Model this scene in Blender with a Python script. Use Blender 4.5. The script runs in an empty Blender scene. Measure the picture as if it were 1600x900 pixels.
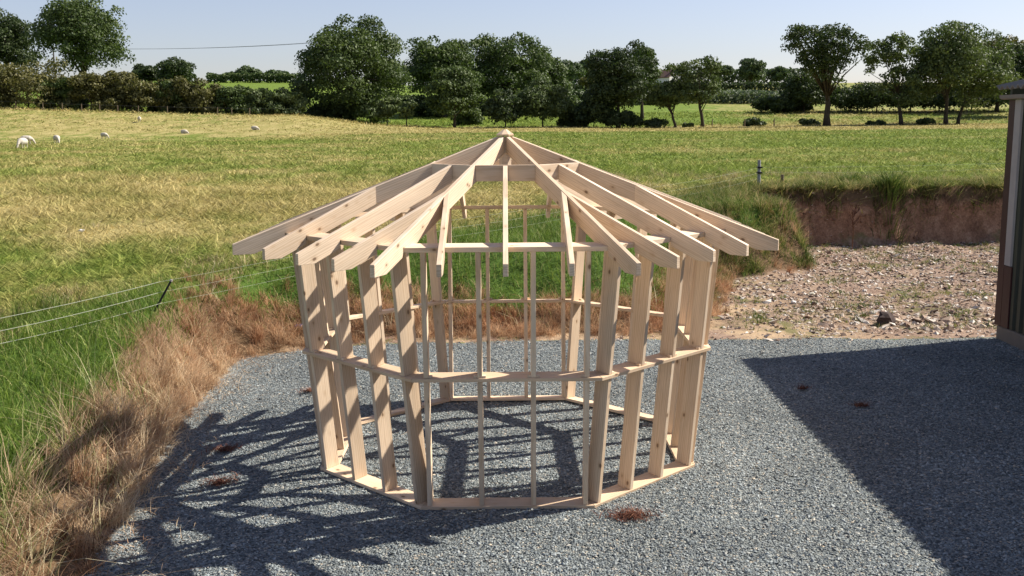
import bpy, bmesh, math, random
import numpy as np
from mathutils import Matrix, Vector
random.seed(7); RNG = np.random.default_rng(11)
R = math.radians
sc = bpy.context.scene
COL = sc.collection

# ------------------------------------------------------------------ camera
CAM = np.array([0.02, -9.509, 3.065]); FPX = 1617.3
YAW, PIT, ROL = 0.0034, 0.1617, -0.0077
fw = np.array([math.sin(YAW)*math.cos(PIT), math.cos(YAW)*math.cos(PIT), -math.sin(PIT)])
r0 = np.array([math.cos(YAW), -math.sin(YAW), 0.0]); u0 = np.cross(r0, fw)
cr, sr = math.cos(ROL), math.sin(ROL)
rv, uv = cr*r0+sr*u0, -sr*r0+cr*u0
cd = bpy.data.cameras.new('camera'); cam = bpy.data.objects.new('camera', cd); COL.objects.link(cam)
cd.sensor_width = 36; cd.lens = FPX/1600*36; cd.clip_end = 6000; cd.clip_start = .05
m = Matrix.Identity(4)
for i in range(3):
    m[i][0], m[i][1], m[i][2], m[i][3] = rv[i], uv[i], -fw[i], CAM[i]
cam.matrix_world = m
sc.camera = cam

# ------------------------------------------------------------------ sky, sun, exposure
SUNV = Vector((1.07, 0.36, 1.0)).normalized()          # towards the sun
SUN_EL = math.asin(SUNV.z); SUN_AZ = math.atan2(SUNV.x, SUNV.y)
w = bpy.data.worlds.new('World'); sc.world = w; w.use_nodes = True
nt = w.node_tree
sky = nt.nodes.new('ShaderNodeTexSky'); sky.sky_type = 'NISHITA'; sky.sun_disc = False
sky.sun_elevation = SUN_EL; sky.sun_rotation = SUN_AZ
sky.air_density = 1.0; sky.dust_density = .6; sky.ozone_density = 4.0; sky.altitude = 60
hs = nt.nodes.new('ShaderNodeHueSaturation'); hs.inputs['Saturation'].default_value = .80; nt.links.new(sky.outputs[0], hs.inputs['Color'])
tn = nt.nodes.new('ShaderNodeMix'); tn.data_type = 'RGBA'; tn.blend_type = 'MULTIPLY'; tn.inputs[0].default_value = 1
nt.links.new(hs.outputs[0], tn.inputs[6]); tn.inputs[7].default_value = (1.0, .90, .94, 1)     # slight lavender tint multiplied into the sky colour, less cyan
nt.links.new(tn.outputs[2], nt.nodes['Background'].inputs[0])
nt.nodes['Background'].inputs[1].default_value = 0.07
sd = bpy.data.lights.new('sun', 'SUN'); sd.energy = 4.6; sd.angle = R(.5); sd.color = (1, .93, .83)
so = bpy.data.objects.new('sun', sd); COL.objects.link(so)
so.rotation_euler = SUNV.to_track_quat('Z', 'Y').to_euler(); so.location = (30, 10, 40)
sc.view_settings.view_transform = 'Standard'; sc.view_settings.look = 'None'
sc.view_settings.exposure = 1.04; sc.view_settings.gamma = 1.0
sc.view_settings.use_curve_mapping = False
sc.render.engine = 'CYCLES'; sc.cycles.max_bounces = 6; sc.cycles.transparent_max_bounces = 4

# ------------------------------------------------------------------ helpers
def tag(o, label=None, cat=None, group=None, kind=None):
    if label: o['label'] = label
    if cat: o['category'] = cat
    if group: o['group'] = group
    if kind: o['kind'] = kind
    return o
def empty(name, loc, label, cat, group=None, rz=0):
    o = bpy.data.objects.new(name, None); COL.objects.link(o)
    o.location = loc; o.rotation_euler = (0, 0, rz); o.empty_display_size = .2
    return tag(o, label, cat, group)
def link(name, me, mat=None, parent=None):
    o = bpy.data.objects.new(name, me); COL.objects.link(o)
    if mat: me.materials.append(mat)
    if parent: o.parent = parent
    return o
def mesh_np(name, V, F, attrs=None, smooth=False):
    """V (n,3); F (m,k) equal sized faces, or a list of such arrays"""
    me = bpy.data.meshes.new(name)
    Fs = F if isinstance(F, list) else [F]
    Fs = [np.asarray(f, dtype=np.int32) for f in Fs if len(f)]
    V = np.asarray(V, dtype=np.float32)
    me.vertices.add(len(V)); me.vertices.foreach_set('co', V.ravel())
    li = np.concatenate([f.ravel() for f in Fs])
    tot = np.concatenate([np.full(len(f), f.shape[1], np.int32) for f in Fs])
    st = np.concatenate([[0], np.cumsum(tot)[:-1]]).astype(np.int32)
    me.loops.add(len(li)); me.loops.foreach_set('vertex_index', li)
    me.polygons.add(len(tot)); me.polygons.foreach_set('loop_start', st); me.polygons.foreach_set('loop_total', tot)
    me.polygons.foreach_set('use_smooth', np.full(len(tot), smooth, dtype=bool))
    me.update(calc_edges=True)
    for k, a in (attrs or {}).items():
        at = me.attributes.new(k, 'FLOAT', 'POINT'); at.data.foreach_set('value', np.asarray(a, dtype=np.float32))
    return me
class MB:
    """collects shapes into one mesh"""
    def __init__(s): s.v = []; s.f = []
    def add(s, vs, fs):
        b = len(s.v); s.v += [tuple(map(float, v)) for v in vs]; s.f += [[b+i for i in f] for f in fs]
    def box(s, x0, x1, y0, y1, z0, z1):
        s.add([(x, y, z) for z in (z0, z1) for y in (y0, y1) for x in (x0, x1)],
              [(0, 2, 3, 1), (4, 5, 7, 6), (0, 1, 5, 4), (2, 6, 7, 3), (0, 4, 6, 2), (1, 3, 7, 5)])
    def prism(s, poly, a, b, ax=2):
        """poly 2D extruded along axis ax between a and b"""
        n = len(poly); vs = []
        for t in (a, b):
            for p in poly:
                q = [p[0], p[1]]; q.insert(ax, t); vs.append(q)
        s.add(vs, [list(range(n))[::-1], list(range(n, 2*n))] + [(i, (i+1) % n, n+(i+1) % n, n+i) for i in range(n)])
    def tube(s, pts, rad, n=6, cap=True):
        pts = [Vector(p) for p in pts]; vs = []; fs = []
        for i, p in enumerate(pts):
            d = (pts[min(i+1, len(pts)-1)]-pts[max(i-1, 0)]).normalized()
            a = d.cross(Vector((0.31, .17, .94))); a = a.normalized() if a.length > 1e-4 else Vector((1, 0, 0)); b = d.cross(a)
            r = float(rad[i] if hasattr(rad, '__len__') else rad)
            for k in range(n):
                t = 2*math.pi*k/n; vs.append(p+r*(math.cos(t)*a+math.sin(t)*b))
        for i in range(len(pts)-1):
            for k in range(n):
                fs.append((i*n+k, i*n+(k+1) % n, (i+1)*n+(k+1) % n, (i+1)*n+k))
        if cap: fs += [list(range(n))[::-1], [(len(pts)-1)*n+k for k in range(n)]]
        s.add(vs, fs)
    def build(s, name, mat, parent=None, bevel=0, smooth=False):
        me = bpy.data.meshes.new(name); me.from_pydata(s.v, [], s.f)
        bm = bmesh.new(); bm.from_mesh(me); bmesh.ops.recalc_face_normals(bm, faces=bm.faces)
        bm.to_mesh(me); bm.free()
        if smooth:
            for p in me.polygons: p.use_smooth = True
        o = link(name, me, mat, parent)
        if bevel:
            b = o.modifiers.new('bevel', 'BEVEL'); b.width = bevel; b.segments = 1; b.limit_method = 'ANGLE'
        return o

# numpy value noise
def vnoise(x, y, seed=0):
    x = np.asarray(x, float); y = np.asarray(y, float)
    xi = np.floor(x).astype(np.int64); yi = np.floor(y).astype(np.int64); fx = x-xi; fy = y-yi
    fx = fx*fx*(3-2*fx); fy = fy*fy*(3-2*fy)
    def h(a, b):
        n = (a*374761393+b*668265263+seed*1442695) & 0xffffffff
        n = ((n ^ (n >> 13))*1274126177) & 0xffffffff
        return ((n ^ (n >> 16)) & 0xffff)/65535.
    return (h(xi, yi)*(1-fx)+h(xi+1, yi)*fx)*(1-fy)+(h(xi, yi+1)*(1-fx)+h(xi+1, yi+1)*fx)*fy
def fbm(x, y, seed=0, o=3):
    s = 0; a = .5; t = 0
    for i in range(o):
        s = s+a*vnoise(x*2**i, y*2**i, seed+i*17); t += a; a *= .5
    return s/t
def sstep(t): t = np.clip(t, 0, 1); return t*t*(3-2*t)

# ------------------------------------------------------------------ node helpers
class NT:
    def __init__(s, tree): s.t = tree; s.n = tree.nodes; s.l = tree.links
    def node(s, typ, **kw):
        n = s.n.new(typ)
        for k, v in kw.items():
            if k.startswith('_'): continue
            setattr(n, k, v)
        return n
    def put(s, sock, v):
        if isinstance(v, bpy.types.NodeSocket): s.l.new(v, sock)
        elif v is not None:
            if sock.type == 'RGBA' and len(v) == 3: v = (*v, 1)
            sock.default_value = v
    def math(s, op, a, b=None, clamp=False):
        n = s.node('ShaderNodeMath', operation=op, use_clamp=clamp); s.put(n.inputs[0], a)
        if b is not None: s.put(n.inputs[1], b)
        return n.outputs[0]
    def mix(s, f, a, b, blend='MIX'):
        n = s.node('ShaderNodeMix', data_type='RGBA', blend_type=blend); s.put(n.inputs[0], f); s.put(n.inputs[6], a); s.put(n.inputs[7], b)
        return n.outputs[2]
    def noise(s, vec, scale, detail=3, rough=.55, dist=0):
        n = s.node('ShaderNodeTexNoise'); s.put(n.inputs['Vector'], vec); n.inputs['Scale'].default_value = scale
        n.inputs['Detail'].default_value = detail; n.inputs['Roughness'].default_value = rough; n.inputs['Distortion'].default_value = dist
        return n.outputs[0]
    def voro(s, vec, scale, feat='F1', out=0, rnd=1):
        n = s.node('ShaderNodeTexVoronoi', feature=feat); s.put(n.inputs['Vector'], vec); n.inputs['Scale'].default_value = scale
        n.inputs['Randomness'].default_value = rnd
        return n.outputs[out]
    def ramp(s, f, stops, interp='LINEAR'):
        n = s.node('ShaderNodeValToRGB'); s.put(n.inputs[0], f); n.color_ramp.interpolation = interp
        e = n.color_ramp.elements
        while len(e) < len(stops): e.new(.5)
        for el, (p, c) in zip(e, stops):
            el.position = p; el.color = (*c, 1) if hasattr(c, '__len__') else (c, c, c, 1)
        return n.outputs[0]
    def maprange(s, v, a, b, c=0., d=1., typ='SMOOTHSTEP'):
        n = s.node('ShaderNodeMapRange', interpolation_type=typ); s.put(n.inputs[0], v)
        for i, q in zip((1, 2, 3, 4), (a, b, c, d)): n.inputs[i].default_value = q
        return n.outputs[0]
    def mapping(s, vec, scale=(1, 1, 1), rot=(0, 0, 0)):
        n = s.node('ShaderNodeMapping'); s.put(n.inputs[0], vec); n.inputs['Scale'].default_value = scale; n.inputs['Rotation'].default_value = rot
        return n.outputs[0]
    def attr(s, name): return s.node('ShaderNodeAttribute', attribute_name=name).outputs['Fac']
    def bump(s, h, strength=.5, dist=.02):
        n = s.node('ShaderNodeBump'); s.put(n.inputs['Height'], h); s.put(n.inputs['Strength'], strength); n.inputs['Distance'].default_value = dist
        return n.outputs[0]
def newmat(name, rough=.8, spec=.3):
    m = bpy.data.materials.new(name); m.use_nodes = True; t = NT(m.node_tree); b = m.node_tree.nodes['Principled BSDF']
    b.inputs['Roughness'].default_value = rough; b.inputs['Specular IOR Level'].default_value = spec
    return m, t, b
def plain(name, c, rough=.8, var=.25, scale=20., spec=.3, metal=0, bump=.2):
    m, t, b = newmat(name, rough, spec)
    co = t.node('ShaderNodeTexCoord').outputs['Object']
    n = t.noise(co, scale, 4)
    n2 = t.noise(co, scale*.13, 3)
    k = t.math('ADD', t.math('MULTIPLY', n, var), t.math('MULTIPLY', n2, var))
    col = t.mix(1., c, t.ramp(k, [(0, 1-var), (2*var if var < .5 else 1, 1+var*.6)]), 'MULTIPLY')
    t.put(b.inputs['Base Color'], col); b.inputs['Metallic'].default_value = metal
    t.put(b.inputs['Normal'], t.bump(n, bump, .01))
    return m

# pasture colour pattern (ground and blades share it): straw and green patches running across the slope
PAT = bpy.data.node_groups.new('pasture_pattern', 'ShaderNodeTree')
PAT.interface.new_socket('Color', in_out='OUTPUT', socket_type='NodeSocketColor')
PAT.interface.new_socket('Straw', in_out='OUTPUT', socket_type='NodeSocketFloat')
t = NT(PAT); go = PAT.nodes.new('NodeGroupOutput')
pos = t.node('ShaderNodeNewGeometry').outputs['Position']
sx = t.node('ShaderNodeSeparateXYZ'); t.put(sx.inputs[0], pos)
n1 = t.noise(t.mapping(pos, (.07, .085, 0), (0, 0, R(-12))), 1, 4, .6, .6)
n2 = t.noise(t.mapping(pos, (.55, .42, 0), (0, 0, R(8))), 1, 5, .7, .3)
n3 = t.noise(t.mapping(pos, (3.2, 2.2, 0)), 1, 4, .75)
s = t.math('ADD', t.math('ADD', t.math('MULTIPLY', n1, .42), t.math('MULTIPLY', n2, .40)), t.math('MULTIPLY', n3, .28))
lr = t.maprange(sx.outputs[0], -14, 16, .006, -.06)
crest = t.math('MULTIPLY', t.maprange(sx.outputs[1], 88, 108, 0, .24), t.maprange(sx.outputs[1], 124, 140, 1, 0))
nearb = t.math('MULTIPLY', t.maprange(sx.outputs[1], 6, 10, 0, .12), t.maprange(sx.outputs[1], 13, 24, 1, 0))
rough_ = t.math('MULTIPLY', t.maprange(sx.outputs[1], 126, 140, 0, 1), t.maprange(sx.outputs[0], 15, 45, -.20, .07))
crest = t.math('MULTIPLY', crest, t.maprange(sx.outputs[0], -40, -8, .3, 1))
s = t.math('ADD', s, t.math('ADD', t.math('ADD', lr, crest), t.math('ADD', nearb, rough_)))
fac = t.math('MULTIPLY', t.maprange(s, .465, .665), .93)
darkg = t.maprange(t.math('ADD', n2, t.math('MULTIPLY', n3, .35)), .48, .60, .75, 0)
green = t.mix(t.maprange(n3, .35, .65), (.085, .150, .016), (.205, .265, .036))
green = t.mix(darkg, green, (.045, .088, .010))
straw = t.mix(t.maprange(n2, .35, .65), (.30, .26, .085), (.46, .37, .165))
t.put(go.inputs[0], t.mix(fac, green, straw)); t.put(go.inputs[1], fac)
def pattern(t):
    n = t.node('ShaderNodeGroup'); n.node_tree = PAT; return n.outputs[0], n.outputs[1]

# ------------------------------------------------------------------ terrain
YARD = np.array([(-2.5, -16), (-2.78, -6), (-3.02, -2.2), (-3.5, 1.3), (-3.6, 4.1), (-2.8, 4.8), (0, 4.9), (2.5, 5.1),
                 (3.4, 6.6), (4.3, 10.0), (6.4, 11.2), (6.45, 12.2), (5.9, 13.2), (5.7, 14.4), (6.2, 15.0), (10, 15.2), (15, 15.3), (60, 15.0), (60, -16)], float)
SEGW = np.array([1.0, 1.0, .9, .9, 1.1, 2.0, 2.6, 2.4, 2.2, 1.2, .8, .5, .3, .22, .22, .22, .22, 3, 3])
HFX = [0, 6, 9, 11, 12.7, 15, 18, 25, 40, 60, 100, 130, 138, 150, 165, 180, 205, 260, 330, 450, 1000, 3000]
HFZ = [.2, .3, .38, .5, .74, .92, 1.08, 1.36, 1.48, 1.55, 1.72, 1.84, 1.74, 2.2, 3.3, 4.2, 5.6, 9.5, 13.5, 17, 30, 60]
UX = [-3, -.9, -.5, -.31, -.2, -.13, -.06, 3]; UZ = [3.4, 3.4, 3.4, 2.3, 2.0, .5, 0, 0]
def yard_sd(x, y):
    x = np.asarray(x, float); y = np.asarray(y, float)
    P = YARD; Q = np.roll(P, -1, 0)
    best = np.full(x.shape, 1e9); ws = np.zeros(x.shape); wt = np.zeros(x.shape); ins = np.zeros(x.shape, bool)
    for (ax, ay), (bx, by), w_ in zip(P, Q, SEGW):
        dx, dy = bx-ax, by-ay; tt = np.clip(((x-ax)*dx+(y-ay)*dy)/(dx*dx+dy*dy), 0, 1)
        d = np.hypot(x-ax-tt*dx, y-ay-tt*dy); best = np.minimum(best, d)
        k = 1/(d*d+.02)**2; ws += k*w_; wt += k
        c = ((ay > y) != (by > y)); xx = ax+(y-ay)*dx/(dy if abs(dy) > 1e-9 else 1e-9); ins ^= (c & (x < xx))
    return np.where(ins, -best, best), ws/wt
def terrain(x, y):
    x = np.asarray(x, float); y = np.asarray(y, float)
    d = np.maximum(y+9.5, .1)
    hf = np.interp(d, HFX, HFZ)+np.interp(x/d, UX, UZ)*sstep((d-106)/33.)-.5*np.exp(-((d-98)/16)**2)*sstep((-.12-x/d)/.2)
    s, w_ = yard_sd(x, y)
    s2 = s+(fbm(x*1.3, y*1.3, 3)-.5)*.35*np.clip(w_, .3, 1.5)
    k = sstep(s2/w_)
    near = sstep((60-d)/30)
    hump = (fbm(x*.55, y*.55, 9)-.5)*.16*near+(fbm(x*2.3, y*2.3, 5)-.5)*.07*near
    rough = np.where(d > 100, (fbm(x*.06, y*.06, 21)-.5)*.5, 0)*sstep((d-100)/40)
    z = k*(hf+hump+rough)
    ground = -.1*sstep((-1.6-x)/1.5)*sstep((y+6)/3) + (fbm(x*.8, y*.8, 2)-.5)*.025
    rub = sstep((y-4.9)/1.0)*(1-k)*(fbm(x*1.1, y*1.1, 8)-.42)*.22
    return z+(1-k)*ground+rub, s, k
def tz(x, y): return float(terrain(np.array([x]), np.array([y]))[0][0])
def grow(a, b, first, lim):
    out = []; st = first; v = a
    while abs(v-a) < abs(lim-a):
        st *= 1.09; v += math.copysign(st, lim-a); out.append(v)
    return out
st = .14
xs = np.array(sorted(grow(-10, 0, st, -2500)) + list(np.arange(-10, 17, st)) + grow(17, 0, st, 2500))
ys = np.array(sorted(grow(-9, 0, st, -60)) + list(np.arange(-9, 18, st)) + grow(18, 0, st, 3000))
X, Y = np.meshgrid(xs, ys); Z, SD, K = terrain(X, Y)
nx, ny = len(xs), len(ys)
idx = np.arange(nx*ny).reshape(ny, nx)
F = np.stack([idx[:-1, :-1], idx[:-1, 1:], idx[1:, 1:], idx[1:, :-1]], -1).reshape(-1, 4)
def gravel_mask(x, y, s):
    e = 4.65+.25*(fbm(x*.9, x*0+3, 4)-.5)+np.clip(x-1, 0, 9)*.0
    return sstep((e-y)/.22+.5)*sstep((.12-s)/.25)
def lush_mask(x, y):
    # the uncut green strip between the fence line and the dry bank
    f = (y-3.2)-(x+4.3)*1.219       # >0 beyond the fence line
    return np.maximum(sstep((2.5-f+.8*(fbm(x*.9, y*.9, 41)-.5))/1.2)*sstep((4.-x)/1.), sstep((x-2.5)/1)*sstep((7.2-x)/.6)*sstep((14.2-y)/1.)*sstep((y-5)/1))
GR = gravel_mask(X, Y, SD)
RU = sstep((.3-SD)/.4)*(1-GR)
steep = ((X > 5.3) & (Y > 12.7))
SO = np.where(steep, sstep(SD/.1+.6)*(1-sstep((K-.9)/.1)), 0)
DR = sstep((SD+.3)/.4)*(1-sstep((SD-.55)/.5))*np.where((X > 3.6) & (Y > 7), 0.8, 1)
LU = lush_mask(X, Y)*sstep((SD-.4)/.5)
gm, t, b = newmat('ground', .95, .15)
pos = t.node('ShaderNodeNewGeometry').outputs['Position']
pc, pf = pattern(t)
fine = t.noise(pos, 26, 5, .7)
col = t.mix(t.maprange(fine, .3, .7), pc, t.mix(1., pc, (.55, .6, .5), 'MULTIPLY'))
lush = t.mix(t.noise(pos, 3, 4), (.04, .08, .012), (.085, .145, .024))
col = t.mix(t.attr('lush'), col, lush)
dryc = t.mix(t.noise(pos, 9, 5, .7), (.09, .055, .03), (.20, .13, .07))
jit = t.math('MULTIPLY', t.math('SUBTRACT', t.noise(pos, 6, 5, .7), .5), .9)
def m_(name): return t.maprange(t.math('ADD', t.attr(name), jit), .35, .65)
col = t.mix(m_('dry'), col, dryc)
cell = t.voro(t.mapping(pos, (1, 1, 1)), 14, out=1)
rubc = t.ramp(t.math('ADD', t.math('MULTIPLY', t.noise(pos, 11, 6, .75), .7), t.math('MULTIPLY', t.noise(pos, .9, 3), .35)),
              [(.3, (.08, .05, .038)), (.45, (.17, .11, .08)), (.57, (.28, .195, .14)), (.72, (.42, .33, .24))])
sx2 = t.node('ShaderNodeSeparateXYZ'); t.put(sx2.inputs[0], pos)
rubc = t.mix(t.math('MULTIPLY', t.maprange(sx2.outputs[0], 6.5, 3.5, 0, .75), t.maprange(t.noise(pos, 1.1, 4), .4, .6)), rubc, (.44, .32, .19))
grs = t.maprange(t.noise(pos, .8, 5, .7), .53, .63, 0, .8)
rubc = t.mix(grs, rubc, (.12, .12, .04))
col = t.mix(m_('rubble'), col, rubc)
sn = t.math('ADD', t.math('MULTIPLY', t.noise(t.mapping(pos, (1, 1, .6)), 3.5, 7, .75), .55), t.math('MULTIPLY', t.noise(pos, 22, 5, .8), .45))
soilc = t.ramp(sn, [(.36, (.08, .043, .026)), (.48, (.24, .135, .08)), (.56, (.34, .205, .125)), (.66, (.50, .35, .23))])
sz = t.node('ShaderNodeSeparateXYZ'); t.put(sz.inputs[0], pos)
topsoil = t.maprange(t.math('ADD', sz.outputs[2], t.math('MULTIPLY', t.noise(pos, 2.2, 4), .5)), 1.2, 1.42, 0, .8)
soilc = t.mix(topsoil, soilc, (.045, .03, .018))
col = t.mix(m_('soil'), col, soilc)
vs = t.voro(pos, 55, out=1)
vsep = t.node('ShaderNodeSeparateColor'); t.put(vsep.inputs[0], vs)
gc = t.ramp(vsep.outputs[0], [(0, (.065, .074, .075)), (.35, (.14, .156, .158)), (.7, (.215, .24, .236)), (.93, (.34, .345, .31)), (1, (.4, .34, .26))])
gc = t.mix(1., gc, t.ramp(t.noise(pos, .7, 4, .6), [(.3, .82), (.7, 1.12)]), 'MULTIPLY')
col = t.mix(m_('gravel'), col, gc)
t.put(b.inputs['Base Color'], col)
vd = t.voro(pos, 55)
hgt = t.math('ADD', t.math('MULTIPLY', t.noise(pos, 14, 6, .75), 1.), t.math('MULTIPLY', vd, t.math('MULTIPLY', t.attr('gravel'), -1.2)))
t.put(b.inputs['Normal'], t.bump(hgt, .75, .03))
me = mesh_np('terrain', np.stack([X, Y, Z], -1).reshape(-1, 3), F,
             dict(gravel=GR.ravel(), rubble=RU.ravel(), soil=SO.ravel(), dry=DR.ravel(), lush=LU.ravel()), True)
tag(link('terrain', me, gm), kind='structure')

# ------------------------------------------------------------------ gravel chips
def chips(name, px, py, size, mat, flat=.5, sink=.25, seed=1):
    rg = np.random.default_rng(seed); n = len(px)
    z, s, k = terrain(px, py)
    base = np.array([(1, 0, 0), (0, 1, 0), (-1, 0, 0), (0, -1, 0), (.1, 0, 1), (0, .1, -1)], float)
    v = base[None]*(1+(rg.random((n, 6, 3))-.5)*.7) + (rg.random((n, 6, 3))-.5)*.45
    v *= np.stack([size*(.7+.6*rg.random(n)), size*(.5+.5*rg.random(n)), size*flat*(.5+.8*rg.random(n))], -1)[:, None]*.5
    a = rg.random(n)*6.283; ti = (rg.random(n)-.5)*1.3
    c, s_ = np.cos(ti)[:, None], np.sin(ti)[:, None]
    x, zz = v[..., 0]*c-v[..., 2]*s_, v[..., 0]*s_+v[..., 2]*c
    c, s_ = np.cos(a)[:, None], np.sin(a)[:, None]
    v = np.stack([x*c-v[..., 1]*s_, x*s_+v[..., 1]*c, zz], -1)
    v += np.stack([px, py, z+size*flat*sink], -1)[:, None]
    f = np.array([(0, 1, 4), (1, 2, 4), (2, 3, 4), (3, 0, 4), (1, 0, 5), (2, 1, 5), (3, 2, 5), (0, 3, 5)])
    F = (f[None]+6*np.arange(n)[:, None, None]).reshape(-1, 3)
    me = mesh_np(name, v.reshape(-1, 3), F, dict(rnd=np.repeat(rg.random(n), 6)))
    return tag(link(name, me, mat), kind='stuff')
def rndmat(name, stops, rough=.8, spec=.3, trans=0, big=None):
    m, t, b = newmat(name, rough, spec)
    c = t.ramp(t.attr('rnd'), stops)
    if big:
        pos = t.node('ShaderNodeNewGeometry').outputs['Position']
        c = t.mix(1., c, t.ramp(t.noise(pos, big, 3), [(.3, .75), (.7, 1.2)]), 'MULTIPLY')
    if name == 'dry_blade':
        pos = t.node('ShaderNodeNewGeometry').outputs['Position']
        c = t.mix(t.maprange(t.noise(pos, .9, 4, .65), .46, .66, 0, .8), c, t.mix(1., c, (.62, .42, .33), 'MULTIPLY'))
        sy = t.node('ShaderNodeSeparateXYZ'); t.put(sy.inputs[0], pos)
        c = t.mix(t.maprange(sy.outputs[1], 2, 5.5, 0, .7), c, t.mix(1., c, (.84, .65, .54), 'MULTIPLY'))     # the strip behind the yard is redder
    t.put(b.inputs['Base Color'], c)
    if trans:
        tr = t.node('ShaderNodeBsdfTranslucent'); t.put(tr.inputs[0], c)
        mx = t.node('ShaderNodeMixShader'); mx.inputs[0].default_value = trans
        t.l.new(b.outputs[0], mx.inputs[1]); t.l.new(tr.outputs[0], mx.inputs[2])
        t.l.new(mx.outputs[0], m.node_tree.nodes['Material Output'].inputs[0])
    return m
chip_m = rndmat('slate_chip', [(0, (.08, .095, .099)), (.3, (.145, .169, .175)), (.7, (.225, .258, .261)), (.94, (.32, .348, .342)), (1, (.46, .39, .29))], .65, .4, big=.7)
def scatter(n, x0, x1, y0, y1, dens=None, seed=0):
    rg = np.random.default_rng(seed); x = x0+(x1-x0)*rg.random(n); y = y0+(y1-y0)*rg.random(n)
    if dens is not None:
        k = rg.random(n) < dens(x, y); x, y = x[k], y[k]
    return x, y
gx, gy = scatter(330000, -4, 8.5, -6, 5.2, lambda x, y: gravel_mask(x, y, yard_sd(x, y)[0])*np.clip(8.5/(y+9.5), .3, 1.5)/1.5, 3)
chips('gravel', gx, gy, .017+.022*RNG.random(len(gx))**2.2, chip_m, .5, .2, 4)

# ------------------------------------------------------------------ wood
def wood_mat(name, tint=(1, 1, 1)):
    m, t, b = newmat(name, .62, .3)
    oc = t.node('ShaderNodeTexCoord').outputs['Object']
    oi = t.node('ShaderNodeObjectInfo').outputs['Random']
    cb = t.node('ShaderNodeCombineXYZ'); t.put(cb.inputs[0], t.math('MULTIPLY', oi, 37.)); t.put(cb.inputs[1], t.math('MULTIPLY', oi, 11.)); t.put(cb.inputs[2], t.math('MULTIPLY', oi, 5.))
    va = t.node('ShaderNodeVectorMath', operation='ADD'); t.put(va.inputs[0], oc); t.put(va.inputs[1], cb.outputs[0])
    v = va.outputs[0]
    warp = t.noise(t.mapping(v, (1.6, 7, 7)), 1, 3, .5)
    g = t.node('ShaderNodeTexWave', wave_type='BANDS', bands_direction='Y'); t.put(g.inputs[0], t.mapping(v, (.35, 4.5, 2.5)))
    g.inputs['Scale'].default_value = 4.; g.inputs['Distortion'].default_value = 9; g.inputs['Detail'].default_value = 3; g.inputs['Detail Scale'].default_value = 1.1
    fineg = t.noise(t.mapping(v, (3, 160, 160)), 1, 3)
    c = t.mix(t.maprange(g.outputs['Fac'], .25, .95), (.70, .575, .44), (.58, .45, .32))
    c = t.mix(t.maprange(fineg, .35, .7, 0, .45), c, (.76, .64, .51))
    c = t.mix(1., c, t.ramp(warp, [(.3, .85), (.7, 1.08)]), 'MULTIPLY')
    c = t.mix(1., c, t.mix(oi, (.80, .765, .73), (1.1, 1.08, 1.06)), 'MULTIPLY')
    kd = t.voro(t.mapping(v, (5.2, 8.5, 8.5)), 1)
    kn = t.maprange(kd, .065, .13, 1, 0)
    halo = t.maprange(kd, .10, .26, .35, 0)
    c = t.mix(halo, c, (.40, .25, .13))
    c = t.mix(t.math('MULTIPLY', kn, .74), c, (.09, .045, .022))
    c = t.mix(1., c, tint, 'MULTIPLY')
    t.put(b.inputs['Base Color'], c)
    t.put(b.inputs['Normal'], t.bump(t.math('ADD', fineg, g.outputs['Fac']), .15, .002))
    return m
WOOD = wood_mat('spruce_timber', (1.05, 1.035, 1.0)); PLY = wood_mat('spruce_ply', (1.04, .98, .90))
gaz = empty('gazebo_frame', (0, 0, 0), 'open octagonal timber gazebo frame of pale new spruce standing on the gravel yard', 'gazebo')
T8 = math.tan(R(22.5)); C8 = math.cos(R(22.5))
A0, A1, ZT = 1.8*C8, 2.022*C8, 2.09
LEAN = math.atan2(A1-A0, ZT)
D = .155
def panel_basis(k):
    a = R(-90+45*k); n = Vector((math.cos(a), math.sin(a), 0)); t_ = Vector((-n.y, n.x, 0))
    up = (Vector((0, 0, 1))*math.cos(LEAN)+n*math.sin(LEAN)); nn = (n*math.cos(LEAN)-Vector((0, 0, 1))*math.sin(LEAN))
    return n, t_, up, nn
def place(o, org, ex, ey, ez):
    M = Matrix.Identity(4)
    for i in range(3): M[i][0], M[i][1], M[i][2], M[i][3] = ex[i], ey[i], ez[i], org[i]
    o.matrix_local = M
SLEN = ZT/math.cos(LEAN)
BT, MT, PT, TH = .028, .027, .038, .038
SM = .5954*1.8/math.cos(LEAN)          # underside of the mid rail along the slope
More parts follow.
